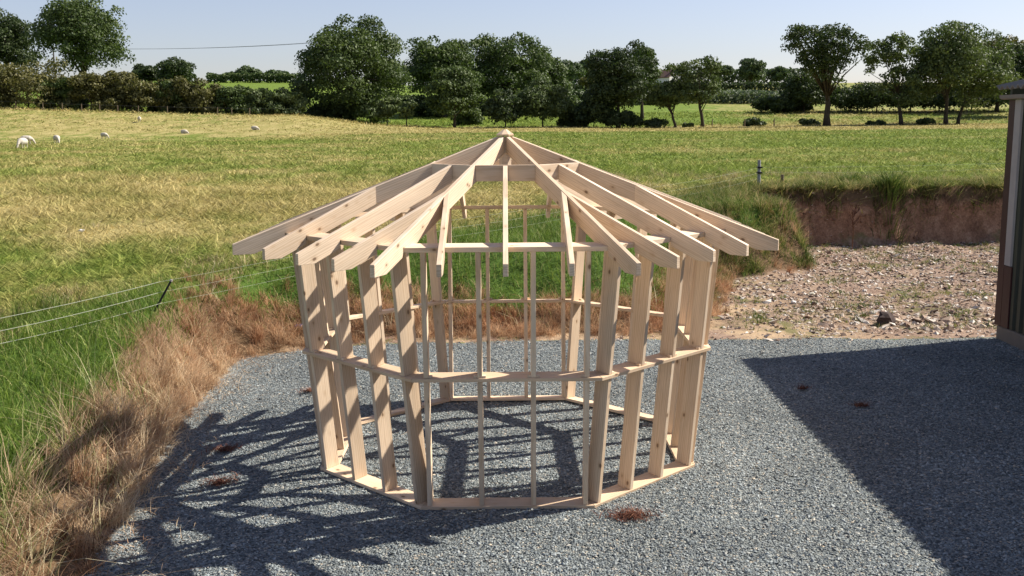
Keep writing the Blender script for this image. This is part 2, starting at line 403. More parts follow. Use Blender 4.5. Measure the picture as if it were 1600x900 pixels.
for k in range(8):
    n, t_, up, nn = panel_basis(k); org = n*A0
    def plate(name, s0, s1, dep, proud, mat):
        # X along t, Y inwards (-nn), Z up the slope; mitred ends
        mb = MB(); vs = []
        for s in (s0, s1):
            for q in (-proud, dep):
                ap = A0+s*math.sin(LEAN)-q*math.cos(LEAN); hl = ap*T8-.0012
                vs += [(-hl, -q, s), (hl, -q, s)]
        mb.add(vs, [(0, 1, 3, 2), (4, 6, 7, 5), (0, 4, 5, 1), (2, 3, 7, 6), (0, 2, 6, 4), (1, 5, 7, 3)])
        o = mb.build(name, mat, gaz, .0015); place(o, org, t_, nn, up)
    plate('sole_plate', 0, BT, D, 0, PLY)
    plate('mid_rail', SM, SM+MT, D, .003, PLY)
    plate('top_plate', SLEN, SLEN+PT, D-.005, 0, WOOD)
    for i, tt in enumerate((-.62, -.207, .207, .62)):
        for (s0, s1, nm) in ((BT+.001, SM-.001, 'stud'), (SM+MT+.001, SLEN-.001, 'stud')):
            mb = MB(); mb.box(s0, s1, -(D-.012), -.009, -TH/2, TH/2)
            o = mb.build(nm, WOOD, gaz, .002); place(o, org+t_*tt, up, nn, t_)
        s0 = SM+MT+.0015
        for a_, b_ in ((TH/2+.001, TH/2+.028), (-TH/2-.028, -TH/2-.001)):
            if i in (0, 3) and (a_ > 0) != (i == 0): continue
            mb = MB(); mb.box(s0, s0+.016, -.045, -.012, a_, b_)
            o = mb.build('tenon_block', WOOD, gaz); place(o, org+t_*tt, up, nn, t_)
# roof
RT, ZTIP, HS = 2.4615, 2.056, .357
CS = HS/C8
VD = .15                # vertical depth of a rafter
def rafter_profile(dist0, tip, slope, seat_out, zc0=None):
    zt = lambda d: ZTIP+(tip-d)*slope
    zb = lambda d: zt(d)-VD
    zp = ZT+PT*math.cos(LEAN)+.002
    d_s = tip+(ZTIP-VD-zp)/slope             # bottom line meets the seat level
    d_sof = tip-(VD-.09)/slope               # soffit cut meets the bottom line
    so_ = seat_out
    return [(dist0, zt(dist0)), (tip, ZTIP), (tip, ZTIP-.09), (d_sof, ZTIP-.09), (so_, zb(so_)), (so_, zp), (d_s, zp), (dist0, zb(dist0))]
def rafter(name, ang, prof, off, ends=None, slope=HS):
    """prof in (radial, z); off sideways offset; ends (a-,a+) radial start on either side"""
    rad = Vector((math.cos(ang), math.sin(ang), 0)); side = Vector((-rad.y, rad.x, 0))
    c = 1/math.sqrt(1+slope*slope); ex = (rad*c-Vector((0, 0, 1))*slope*c); ey = (rad*slope*c+Vector((0, 0, 1))*c)
    ez = ex.cross(ey)
    org = Vector((0, 0, 0))+rad*prof[1][0]+Vector((0, 0, prof[1][1]))+side*off
    def loc(r_, z_):
        p = rad*r_+Vector((0, 0, z_))+side*off-org; return p.dot(ex), p.dot(ey)
    vs = []; npf = len(prof)
    for sgn in (-1, 1):
        for j, (r_, z_) in enumerate(prof):
            if ends and j in (0, npf-1):
                e = ends[0 if sgn < 0 else 1]; z_ = z_-(e-r_)*slope; r_ = e
            x, y = loc(r_, z_); 
            sd_ = 1 if side.dot(ez) > 0 else -1
            vs.append((x, y, sgn*sd_*TH/2))
    mb = MB(); mb.add(vs, [list(range(npf))[::-1], list(range(npf, 2*npf))]+[(i, (i+1) % npf, npf+(i+1) % npf, npf+i) for i in range(npf)])
    o = mb.build(name, WOOD, gaz, .002); place(o, org, ex, ey, ez)
    return o
AT = RT*C8
AP = A1+.004+PT*math.sin(LEAN)
for k in range(8):
    rafter('hip_rafter', R(-90-22.5+45*k), rafter_profile(.062, RT, HS, AP/C8), 0)
    ca = R(-90+45*k)
    ra = .668
    rafter('common_rafter', ca, rafter_profile(ra+.002, AT, CS, AP), 0, slope=CS)
    for sg in (-1, 1):
        off = .47*sg
        pr = rafter_profile(1.2, AT, CS, AP)
        e = [(abs(off+q*TH/2)+TH/2/C8)/T8+.002 for q in (-1, 1)]
        rafter('jack_rafter', ca, pr, off, e, CS)
    n, t_, up, nn = panel_basis(k)
    zr = ZTIP+(RT-.723)*HS
    mb = MB(); hl0 = .668*T8-.0225; hl1 = (.668-TH)*T8-.0225
    mb.prism([(-hl0, 0), (hl0, 0), (hl1, -TH), (-hl1, -TH)], -.137, 0, 2)
    o = mb.build('ring_board', WOOD, gaz, .002); place(o, n*ra+Vector((0, 0, zr+.004)), t_, n, Vector((0, 0, 1)))
def octa(mb, rz):
    vs = []; fs = []
    for r_, z in rz:
        for j in range(8):
            a = R(22.5+45*j); vs.append((r_*math.cos(a), r_*math.sin(a), z))
    for i in range(len(rz)-1):
        for j in range(8): fs.append((i*8+j, i*8+(j+1) % 8, (i+1)*8+(j+1) % 8, (i+1)*8+j))
    fs += [list(range(8))[::-1], [(len(rz)-1)*8+j for j in range(8)]]
    mb.add(vs, fs)
mb = MB(); octa(mb, [(.004, 2.60), (.058, 2.65), (.058, 2.905)]); mb.build('king_post', WOOD, gaz)
mb = MB(); octa(mb, [(.083, 2.917), (.085, 2.93), (.022, 2.972), (.02, 2.974)]); mb.build('apex_cap', PLY, gaz)

# ------------------------------------------------------------------ barn on the right
barn = empty('barn', (6.82, 4.6, 0), 'dark green corrugated metal barn with maroon corner at right edge of yard', 'barn')
gm_ = plain('dark_green_sheet', (.030, .036, .024), .55, .3, 6, .4)
mar = plain('maroon_flashing', (.052, .017, .016), .5, .3, 8)
whi = plain('pale_batten', (.36, .33, .31), .7, .25, 9)
conc = plain('plinth_concrete', (.20, .165, .13), .9, .3, 12)
cem = plain('cement_roof_sheet', (.21, .195, .18), .95, .4, 5)
BX, BY0 = 0, -17.0
mb = MB(); pf = []; y = -.36
while y > BY0:
    pf += [(-.0, y), (-.0, y-.07), (.035, y-.095), (.035, y-.165)]; y -= .19
prof = [(x, y) for x, y in pf]
vs = []; fs = []
for z in (.2, 3.26):
    vs += [(x, y, z) for x, y in prof]
n_ = len(prof)
fs = [(i, i+1, n_+i+1, n_+i) for i in range(n_-1)]
mb.add(vs, fs); wall_o = mb.build('side_wall', gm_, barn)
so_m = wall_o.modifiers.new('thick', 'SOLIDIFY'); so_m.thickness = .012; so_m.offset = -1
mb = MB(); mb.box(.0, 9, -.0, -.04, .2, 3.26); mb.build('gable_wall', gm_, barn)
mb = MB(); mb.box(-.03, .05, -.14, .035, .2, 3.27); mb.build('corner_flashing', mar, barn, .004)
mb = MB(); mb.box(-.035, .0, -.31, -.145, 1.05, 3.27); mb.build('corner_batten', whi, barn, .004)
mb = MB(); mb.box(-.03, .0, -.35, -.145, .2, 1.045); mb.build('corner_panel', mar, barn, .004)
mb = MB(); mb.box(-.02, .12, BY0, -.02, -.1, .19); mb.build('plinth', conc, barn, .01)
mb = MB(); mb.prism([(-.13, 3.335), (-.12, 3.29), (-.09, 3.275), (-.05, 3.275), (-.035, 3.29), (-.03, 3.335), (-.037, 3.335), (-.045, 3.295), (-.055, 3.284), (-.085, 3.284), (-.112, 3.295), (-.123, 3.335)], BY0, .12, 1)
mb.build('gutter', plain('grey_gutter', (.20, .18, .165), .7, .2, 8), barn)
# corrugated roof, corrugations run up the slope
ny_ = 420; yy = np.linspace(.14, BY0, ny_); cz = .028*np.cos((yy-.14)*2*math.pi/.146)
xsr = np.array([-.16, 5.0]); V_ = []; 
for x in xsr:
    for y, c in zip(yy, cz): V_.append((x, y, 3.44+(x+.16)*.22+c))
V_ = np.array(V_); i = np.arange(ny_-1)
me = mesh_np('roof_sheet', V_, np.stack([i, i+1, ny_+i+1, ny_+i], -1), smooth=True)
ro = link('roof_sheet', me, cem, barn); sm_ = ro.modifiers.new('thick', 'SOLIDIFY'); sm_.thickness = .016
mb = MB(); 
mb.prism([(-.02, 3.42), (5, 4.52), (5, 4.36), (-.02, 3.28)], -.02, .04, 1)
mb.build('barge_board', gm_, barn)

# ------------------------------------------------------------------ grass
def blades(name, px, py, h, wd, lean, mat, seg=2, seed=0, az=None, rnd=None, zoff=-.01):
    rg = np.random.default_rng(seed); n = len(px); z = terrain(px, py)[0]+zoff
    a = rg.random(n)*6.283 if az is None else az
    dx, dy = np.cos(a), np.sin(a); fa = rg.random(n)*6.283; fx, fy = np.cos(fa), np.sin(fa)
    rows = []
    for i in range(seg+1):
        tt = i/seg; w_ = wd*(1-tt)**.7*.5 if i < seg else wd*.06
        off = lean*h*tt**1.8; zz = z+h*tt*(1-.35*np.minimum(lean, 1.6)*tt)
        bx, by = px+dx*off, py+dy*off
        rows.append(np.stack([bx-fx*w_, by-fy*w_, zz], -1)); rows.append(np.stack([bx+fx*w_, by+fy*w_, zz], -1))
    V = np.stack(rows, 1); m_ = 2*(seg+1)
    f = np.array([(2*i, 2*i+1, 2*i+3, 2*i+2) for i in range(seg)])
    F = (f[None]+m_*np.arange(n)[:, None, None]).reshape(-1, 4)
    rn = rg.random(n) if rnd is None else rnd
    me = mesh_np(name, V.reshape(-1, 3), F, dict(rnd=np.repeat(rn, m_)))
    return tag(link(name, me, mat), kind='stuff')
pg, t, b = newmat('pasture_blade', .8, .15)
pc, pf_ = pattern(t)
rn = t.attr('rnd')
alt = t.mix(t.maprange(rn, .0, 1.), (.05, .095, .016), (.42, .33, .16))
c = t.mix(.26, t.mix(1., pc, t.ramp(rn, [(0, .72), (1, 1.75)]), 'MULTIPLY'), alt)
t.put(b.inputs['Base Color'], c)
tr = t.node('ShaderNodeBsdfTranslucent'); t.put(tr.inputs[0], c); mx = t.node('ShaderNodeMixShader'); mx.inputs[0].default_value = .25
t.l.new(b.outputs[0], mx.inputs[1]); t.l.new(tr.outputs[0], mx.inputs[2]); t.l.new(mx.outputs[0], pg.node_tree.nodes['Material Output'].inputs[0])
# pasture
n = 540000
d = np.exp(math.log(9.5)+RNG.random(n)*(math.log(178)-math.log(9.5))); ux = -.66+1.3*RNG.random(n)
px, py = ux*d, d-9.5; s_, w_ = yard_sd(px, py)
kp = (s_ > .45*np.clip(w_, .25, 2)) & (lush_mask(px, py) < RNG.random(n)*.8); px, py, d = px[kp], py[kp], d[kp]
tall = fbm(px*.35, py*.6, 31)
blades('pasture_grass', px, py, (.04+.075*RNG.random(len(px)))*(.5+1.1*tall)*np.clip(d/22, .9, 1.6)*np.where(d > 134, 2.6, 1)*np.interp(d, [0, 22, 42, 999], [2.1, 2.0, 1.1, 1]), .0012*d*(.5+RNG.random(len(px))), .6+RNG.random(len(px))*1.6, pg, 1, 5)
# lush strip
lm = rndmat('lush_blade', [(0, (.055, .10, .012)), (.45, (.115, .19, .022)), (.85, (.20, .275, .042)), (1, (.46, .42, .19))], .6, .25, .35, .8)
px, py = scatter(480000, -11, 7.2, -6, 14, lambda x, y: lush_mask(x, y)*sstep((yard_sd(x, y)[0]-.05-.6*fbm(x*1.5, y*1.5, 6))/.5)*np.clip(11/(y+9.5), .2, 1.6)/1.6, 8)
hh = .13+.17*RNG.random(len(px)); hh *= .6+.8*fbm(px*1.2, py*1.2, 12)
blades('lush_grass', px, py, hh, .006+.007*RNG.random(len(px)), .2+RNG.random(len(px))*1., lm, 2, 6)
# dry bank tufts: radiating long blades
dm = rndmat('dry_blade', [(0, (.20, .12, .065)), (.2, (.40, .26, .155)), (.6, (.62, .45, .285)), (1, (.80, .66, .44))], .7, .2, .35, 1.2)
def tufts(name, tx, ty, per, hgt, spread, mat, seed, wd=.0062):
    rg = np.random.default_rng(seed); n = len(tx)
    T = np.repeat(np.arange(n), per); m_ = len(T)
    a = rg.random(m_)*6.283; rr = np.abs(rg.normal(0, 1, m_))*spread
    px, py = tx[T]+np.cos(a)*rr, ty[T]+np.sin(a)*rr
    bias = rg.normal(0, .5, m_)
    dirn = rg.random(n)*6.283; flop = rg.random(n) < .55
    a = np.where(flop[T], dirn[T]+rg.normal(0, .55, m_), a)
    tone = np.clip(.5+.24*rg.normal(0, 1, n)[T]+.26*rg.normal(0, 1, m_), 0, 1)
    h = hgt[T]*(.35+.65*rg.random(m_)+.55*(rg.random(m_) < .06))*(.55+.9*fbm(tx*1.7, ty*1.7, seed+3))[T]
    blades(name, px, py, h, wd*(.6+.8*rg.random(m_)), .25+np.abs(rg.normal(0, .6, m_)), mat, 3, seed+1, a+bias, tone)
def bankdens(x, y):
    s, w_ = yard_sd(x, y); back = sstep((y-3.5)/1.5)
    lo, hi = -.12, .22+back*.55
    d = sstep((s-lo)/.25)*(1-sstep((s-hi)/.45))
    return d*np.where(x > 3.2, np.clip(1.2-(x-3.2)*.7, .15, 1), 1)*np.where((x > 6) & (y > 12), .1, 1)
tx, ty = scatter(17000, -5.6, 7, -8, 14, bankdens, 12)
tufts('dry_bank_grass', tx, ty, 66, (.18+.26*RNG.random(len(tx)))*np.where(ty > 3.5, .72, 1.1), .06, dm, 13)
tx, ty = scatter(1800, -6.5, 5, -6, 9, lambda x, y: sstep((yard_sd(x, y)[0]-.3)/.3)*(1-sstep((yard_sd(x, y)[0]-.5)/.35)), 14)
tufts('tall_bank_grass', tx, ty, 40, .45+.25*RNG.random(len(tx)), .07, dm, 15)
tg = rndmat('tall_pale_blade', [(0, (.12, .14, .05)), (.4, (.34, .32, .15)), (.75, (.60, .52, .31)), (1, (.78, .68, .46))], .7, .2, .35, 1.2)
tx, ty = scatter(4200, -6, 3, -8, 7, lambda x, y: np.clip(.35-y*.12, .06, 1)*sstep((yard_sd(x, y)[0]+.05)/.2)*(1-sstep((yard_sd(x, y)[0]-.6)/.4)), 90)
tufts('tall_pale_grass', tx, ty, 11, .38+.35*RNG.random(len(tx)), .09, tg, 91, .0075)
# mound and bank top on the right
mm = rndmat('mound_blade', [(0, (.035, .065, .012)), (.45, (.105, .165, .026)), (.75, (.24, .25, .06)), (1, (.50, .39, .19))], .7, .2, .3, .5)
def moundd(x, y):
    s, w_ = yard_sd(x, y)
    return sstep((s-.05)/.3)*(1-sstep((s-3.2)/1.2))*sstep((x-2.6)/.8)*np.where((x > 7) | (y > 13.5), sstep((s-.1)/.1)*(1-sstep((s-1.)/.6)), 1)
tx, ty = scatter(15000, 2.6, 17, 6, 19, moundd, 16)
tufts('mound_grass', tx, ty, 34, .14+.20*RNG.random(len(tx)), .08, mm, 17, .009)
# overhanging roots and turf at the lip of the cut bank
lx, ly = scatter(6500, 5.6, 17, 14.6, 16.2, lambda x, y: (np.abs(yard_sd(x, y)[0]-.19) < .08)*np.clip(fbm(x*1.1, y*0, 93)*1.6-.2, .12, 1), 18)
rm = rndmat('turf_root', [(0, (.04, .03, .014)), (.4, (.09, .10, .03)), (.85, (.16, .18, .05)), (1, (.36, .28, .15))], .9, .1, .1)
tufts('bank_lip_turf', lx, ly, 22, .10+.16*RNG.random(len(lx)), .05, rm, 19, .012)
stw = rndmat('straw_blade', [(0, (.10, .12, .03)), (.35, (.30, .25, .10)), (.7, (.50, .39, .20)), (1, (.66, .55, .34))], .7, .2, .25, .8)
def strawd(x, y):
    f = (y-3.2)-(x+4.3)*1.219
    a_ = sstep((f-.2)/.8)*(1-sstep((f-2.2)/2.2))*(x < 4)*sstep((fbm(x*.7, y*.5, 71)-.42)/.16)
    b_ = (yard_sd(x, y)[0] > .5)*(1-sstep((yard_sd(x, y)[0]-4)/4))*(x > 2)*(y > 11)*sstep((fbm(x*.5, y*.4, 72)-.45)/.15)*.8
    c_ = .05*sstep((fbm(x*.4, y*.3, 73)-.5)/.1)
    return np.clip(a_+b_+c_, 0, 1)*(yard_sd(x, y)[0] > .5)
tx, ty = scatter(16000, -13, 16, 0, 26, strawd, 74)
tufts('straw_tufts', tx, ty, 26, .10+.16*RNG.random(len(tx)), .10, stw, 75, .009)
lx, ly = scatter(60000, -4.6, 3.6, -7, 6, lambda x, y: (1-sstep((-yard_sd(x, y)[0])/.75))*(yard_sd(x, y)[0] < .15)*fbm(x*3, y*3, 76), 77)
blades('straw_litter', lx, ly, .05+.10*RNG.random(len(lx)), .004+.003*RNG.random(len(lx)), 1.7+.8*RNG.random(len(lx)), dm, 2, 78, zoff=.015)
# weeds at the foot of the cut bank and over the rubble
wx, wy = scatter(4200, 2.6, 16, 5.2, 15, lambda x, y: ((sstep((yard_sd(x, y)[0]+.7)/.5)*(y > 13)*.9+np.where(fbm(x*.8, y*.8, 40) > .57, .9, .05))*(yard_sd(x, y)[0] < 0)), 20)
tufts('rubble_weeds', wx, wy, 14, .05+.10*RNG.random(len(wx)), .05, mm, 21, .01)
# rubble stones
sm2 = rndmat('rubble_stone', [(0, (.10, .07, .055)), (.25, (.24, .165, .125)), (.55, (.36, .27, .20)), (.8, (.46, .39, .32)), (1, (.62, .58, .52))], .85, .2)
rx, ry = scatter(80000, 1.5, 17, 4.5, 15.2, lambda x, y: (yard_sd(x, y)[0] < .15)*sstep((y-4.6)/.4+.4*fbm(x*2, y*2, 50))*np.clip(.25+1.1*fbm(x*.6, y*.6, 33)*sstep((x-3)/2), 0, 1), 22)
chips('rubble', rx, ry, (.02+.10*RNG.random(len(rx))**3.5), sm2, .45, .1, 23)

def gpix(px, py, z=0.):
    d_ = fw*FPX+rv*(px-800)+uv*(450-py); t_ = (z-CAM[2])/d_[2]; return (CAM+t_*d_)[:2]
sx_, sy_ = gpix(1430, 503); rg_ = np.random.default_rng(95)
bx = np.concatenate([sx_+rg_.normal(0, .75, 170), rg_.uniform(3.2, 14, 420)]); by = np.concatenate([sy_+rg_.normal(0, .45, 170), rg_.uniform(5.1, 14.8, 420)])
kk = (yard_sd(bx, by)[0] < -.1) & (by > 4.95); bx, by = bx[kk], by[kk]
chips('rubble_slabs', bx, by, .07+.16*rg_.random(len(bx))**1.8, sm2, .38, .1, 96)
# clods and stones showing in the cut face
cx_ = rg_.uniform(6.7, 16, 900); cy_ = 15.02+rg_.uniform(-.25, .3, 900); kk = np.abs(yard_sd(cx_, cy_)[0]-.06) < .13
chips('bank_clods', cx_[kk], cy_[kk], .03+.09*rg_.random(int(kk.sum()))**2, rndmat('earth_clod', [(0, (.08, .045, .03)), (.6, (.22, .13, .085)), (1, (.42, .32, .23))], .95, .1), .8, .1, 97)

# ------------------------------------------------------------------ pixel helper for far things
def at(px, d):
    x = CAM[0]+(px-800)/FPX*d*.987+math.sin(YAW)*d; return x, CAM[1]+d
def zpx(px, py, d):
    e = py+.0077*(px-800); return CAM[2]+d*math.tan(math.atan((450-e)/FPX)-PIT)

# ------------------------------------------------------------------ trees
bark, t, b = newmat('bark', .95, .1)
oc = t.node('ShaderNodeTexCoord').outputs['Object']
t.put(b.inputs['Base Color'], t.ramp(t.noise(t.mapping(oc, (3, 3, .6)), 2, 5, .7), [(.3, (.025, .02, .015)), (.7, (.09, .075, .055))]))
def leafmat(name, lo, hi):
    m, t, b = newmat(name, .6, .25)
    c = t.ramp(t.attr('rnd'), [(0, lo), (1, hi)])
    t.put(b.inputs['Base Color'], c)
    tr = t.node('ShaderNodeBsdfTranslucent'); t.put(tr.inputs[0], t.mix(1., c, (1.1, 1.25, .7), 'MULTIPLY')); mx = t.node('ShaderNodeMixShader'); mx.inputs[0].default_value = .22
    t.l.new(b.outputs[0], mx.inputs[1]); t.l.new(tr.outputs[0], mx.inputs[2]); t.l.new(mx.outputs[0], m.node_tree.nodes['Material Output'].inputs[0])
    return m
LM = dict(oak=leafmat('oak_leaf', (.034, .058, .017), (.105, .142, .038)),
          dark=leafmat('dark_leaf', (.026, .043, .016), (.072, .098, .031)),
          olive=leafmat('hawthorn_leaf', (.055, .060, .018), (.165, .15, .048)),
          ash=leafmat('ash_leaf', (.045, .07, .024), (.135, .168, .056)),
          far=leafmat('far_leaf', (.045, .070, .03), (.105, .145, .058)))
def tree(name, label, px, d, ytop, ycb, ybase, hw, mat, cat='tree', nl=5200, leaf=.32, ncl=46, trunk=.32, group=None, sparse=1., skew=0, seed=0, tx=None, cone=0, fill=.75, low=4., crk=1.):
    """px centre of the crown, d distance, rows of crown top / crown bottom / base, hw half width in pixels"""
    rg = np.random.default_rng(1000+seed); rd = random.Random(seed)
    bx, by = at(px if tx is None else tx, d); cx, cy = at(px, d); zb = tz(bx, by)
    zt_, zc = zpx(px, ytop, d), max(zpx(px, ycb, d), zb+(.05 if low < 5 else -.7)); hwid = hw/FPX*d*1.17
    root = empty(name, (bx, by, zb), label, cat, group)
    C0 = np.array([cx-bx+0., cy-by, (zt_+zc)/2-zb]); rz = (zt_-zc)/2; rx = hwid; ryy = hwid*.9
    # an uneven envelope: rounded boughs bulge out of it, hollows lie between them
    nb = 16 if ncl > 40 else 9
    bd = rg.normal(0, 1, (nb, 3)); bd /= np.linalg.norm(bd, axis=1)[:, None]; ba = rg.uniform(.14, .44, nb); bw = rg.uniform(.24, .48, nb)
    hd = rg.normal(0, 1, (6 if sparse > .7 else 12, 3)); hd /= np.linalg.norm(hd, axis=1)[:, None]
    def wprof(z): return math.sqrt(max(1-z*z, 0)) if z > 0 else max(1-abs(z)**low, 0)**.5
    sc_ = np.array([rx, ryy, rz]); cr_ = max(.235*(rx*rx*rz)**.333*(50/ncl)**.3*crk, .22)
    cl = []; tries = 0; nc_ = int(ncl*1.7)
    while len(cl) < nc_ and tries < 9000:
        tries += 1
        z_ = rg.uniform(-1, 1); an = rg.random()*6.283; wz = wprof(z_)*(1-cone*(z_+1)/2)
        if rg.random() > wz+.12: continue
        v = np.array([math.cos(an)*wz, math.sin(an)*wz, z_]); dn = v/np.linalg.norm(v)
        e = .58+float(np.max(ba*np.exp(-(1-bd@dn)/(bw*bw*.5))))
        e = e/(.58+.8*float(ba.max()))
        if z_ < -.3 and low > 5: e = max(e, .9)
        if sparse < 1 and float(np.max(hd@dn)) > .55+.5*sparse*rg.random(): continue
        rr = rg.uniform(.80, 1.0) if rg.random() < .72 else rg.uniform(.2, .8)
        q = v*e*rr
        q = q*sc_*.98; q[0] += skew*rx*z_
        if tries < 6000 and any(np.linalg.norm(q-c) < cr_*.5 for c, _ in cl): continue
        cl.append((q, cr_*(.6+.7*rg.random())))
    P = []; N = []; RN = []
    per = max(20, int(nl*2.7/len(cl)))
    for q, r_ in cl:
        m_ = max(12, int(per*(r_/cr_)**2))
        v = rg.normal(0, 1, (m_, 3)); v /= np.linalg.norm(v, axis=1)[:, None]
        v[:, 2] = np.where((v[:, 2] < -.3) & (rg.random(m_) < .7), -v[:, 2], v[:, 2])
        rad = r_*(.4+.75*rg.random(m_)**.7)[:, None]
        p = q+C0+v*rad*np.array([1.1, 1.1, .75])
        P.append(p); nn_ = v*.8+rg.normal(0, .55, (m_, 3)); N.append(nn_/np.linalg.norm(nn_, axis=1)[:, None])
        RN.append(np.clip(rg.random()*.45+rg.random(m_)*.55, 0, 1))
    P = np.concatenate(P); N = np.concatenate(N); RN = np.concatenate(RN)
    keep = P[:, 2] > .1; P, N, RN = P[keep], N[keep], RN[keep]; m_ = len(P)
    a = np.cross(N, rg.normal(0, 1, (m_, 3))); a /= np.linalg.norm(a, axis=1)[:, None]; b_ = np.cross(N, a)
    L = leaf*(d/140)**.8*(.6+.8*rg.random(m_))[:, None]
    V = np.stack([P-a*L*.5, P+b_*L*.33+a*L*.05, P+a*L*.6, P-b_*L*.33], 1)
    me = mesh_np('crown', V.reshape(-1, 3), np.arange(4*m_).reshape(-1, 4), dict(rnd=np.repeat(RN, 4)))
    link('crown', me, LM[mat], root)
    # trunk and limbs
    mb = MB(); tr_ = trunk; top = C0+np.array([0, 0, -.1*rz])
    pts = []; K_ = 6
    for i in range(K_+1):
        q = i/K_; pts.append((top[0]*q**1.5+rd.uniform(-.15, .15)*(q > 0)*tr_*2, top[1]*q**1.5, -.25+(top[2]+.25)*q))
    mb.tube(pts, [tr_*(1.35 if i == 0 else 1)*(1-.65*i/K_) for i in range(K_+1)], 8)
    lim = sorted(cl, key=lambda c: rd.random())[:min(len(cl), 34 if sparse < .7 else 16 if sparse < 1 else 9)]
    for q, r_ in lim:
        q = q+C0; s0 = min(max(.35+.4*rd.random(), (q[2]*.35)/max(top[2], .1)), .9); j = s0*K_; i0 = int(j); f_ = j-i0
        st_ = Vector(pts[i0]).lerp(Vector(pts[min(i0+1, K_)]), f_)
        en = Vector(q); mid = st_.lerp(en, .5)+Vector((rd.uniform(-.2, .2), rd.uniform(-.2, .2), rd.uniform(.0, .5)))*(en-st_).length*.25
        r1 = tr_*(.42-.2*s0)
        mb.tube([st_, mid, en], [r1, r1*.65, r1*.2], 5)
    mb.build('trunk', bark, root, smooth=True)
    return root
HB = 'bushes of the left hedgerow'
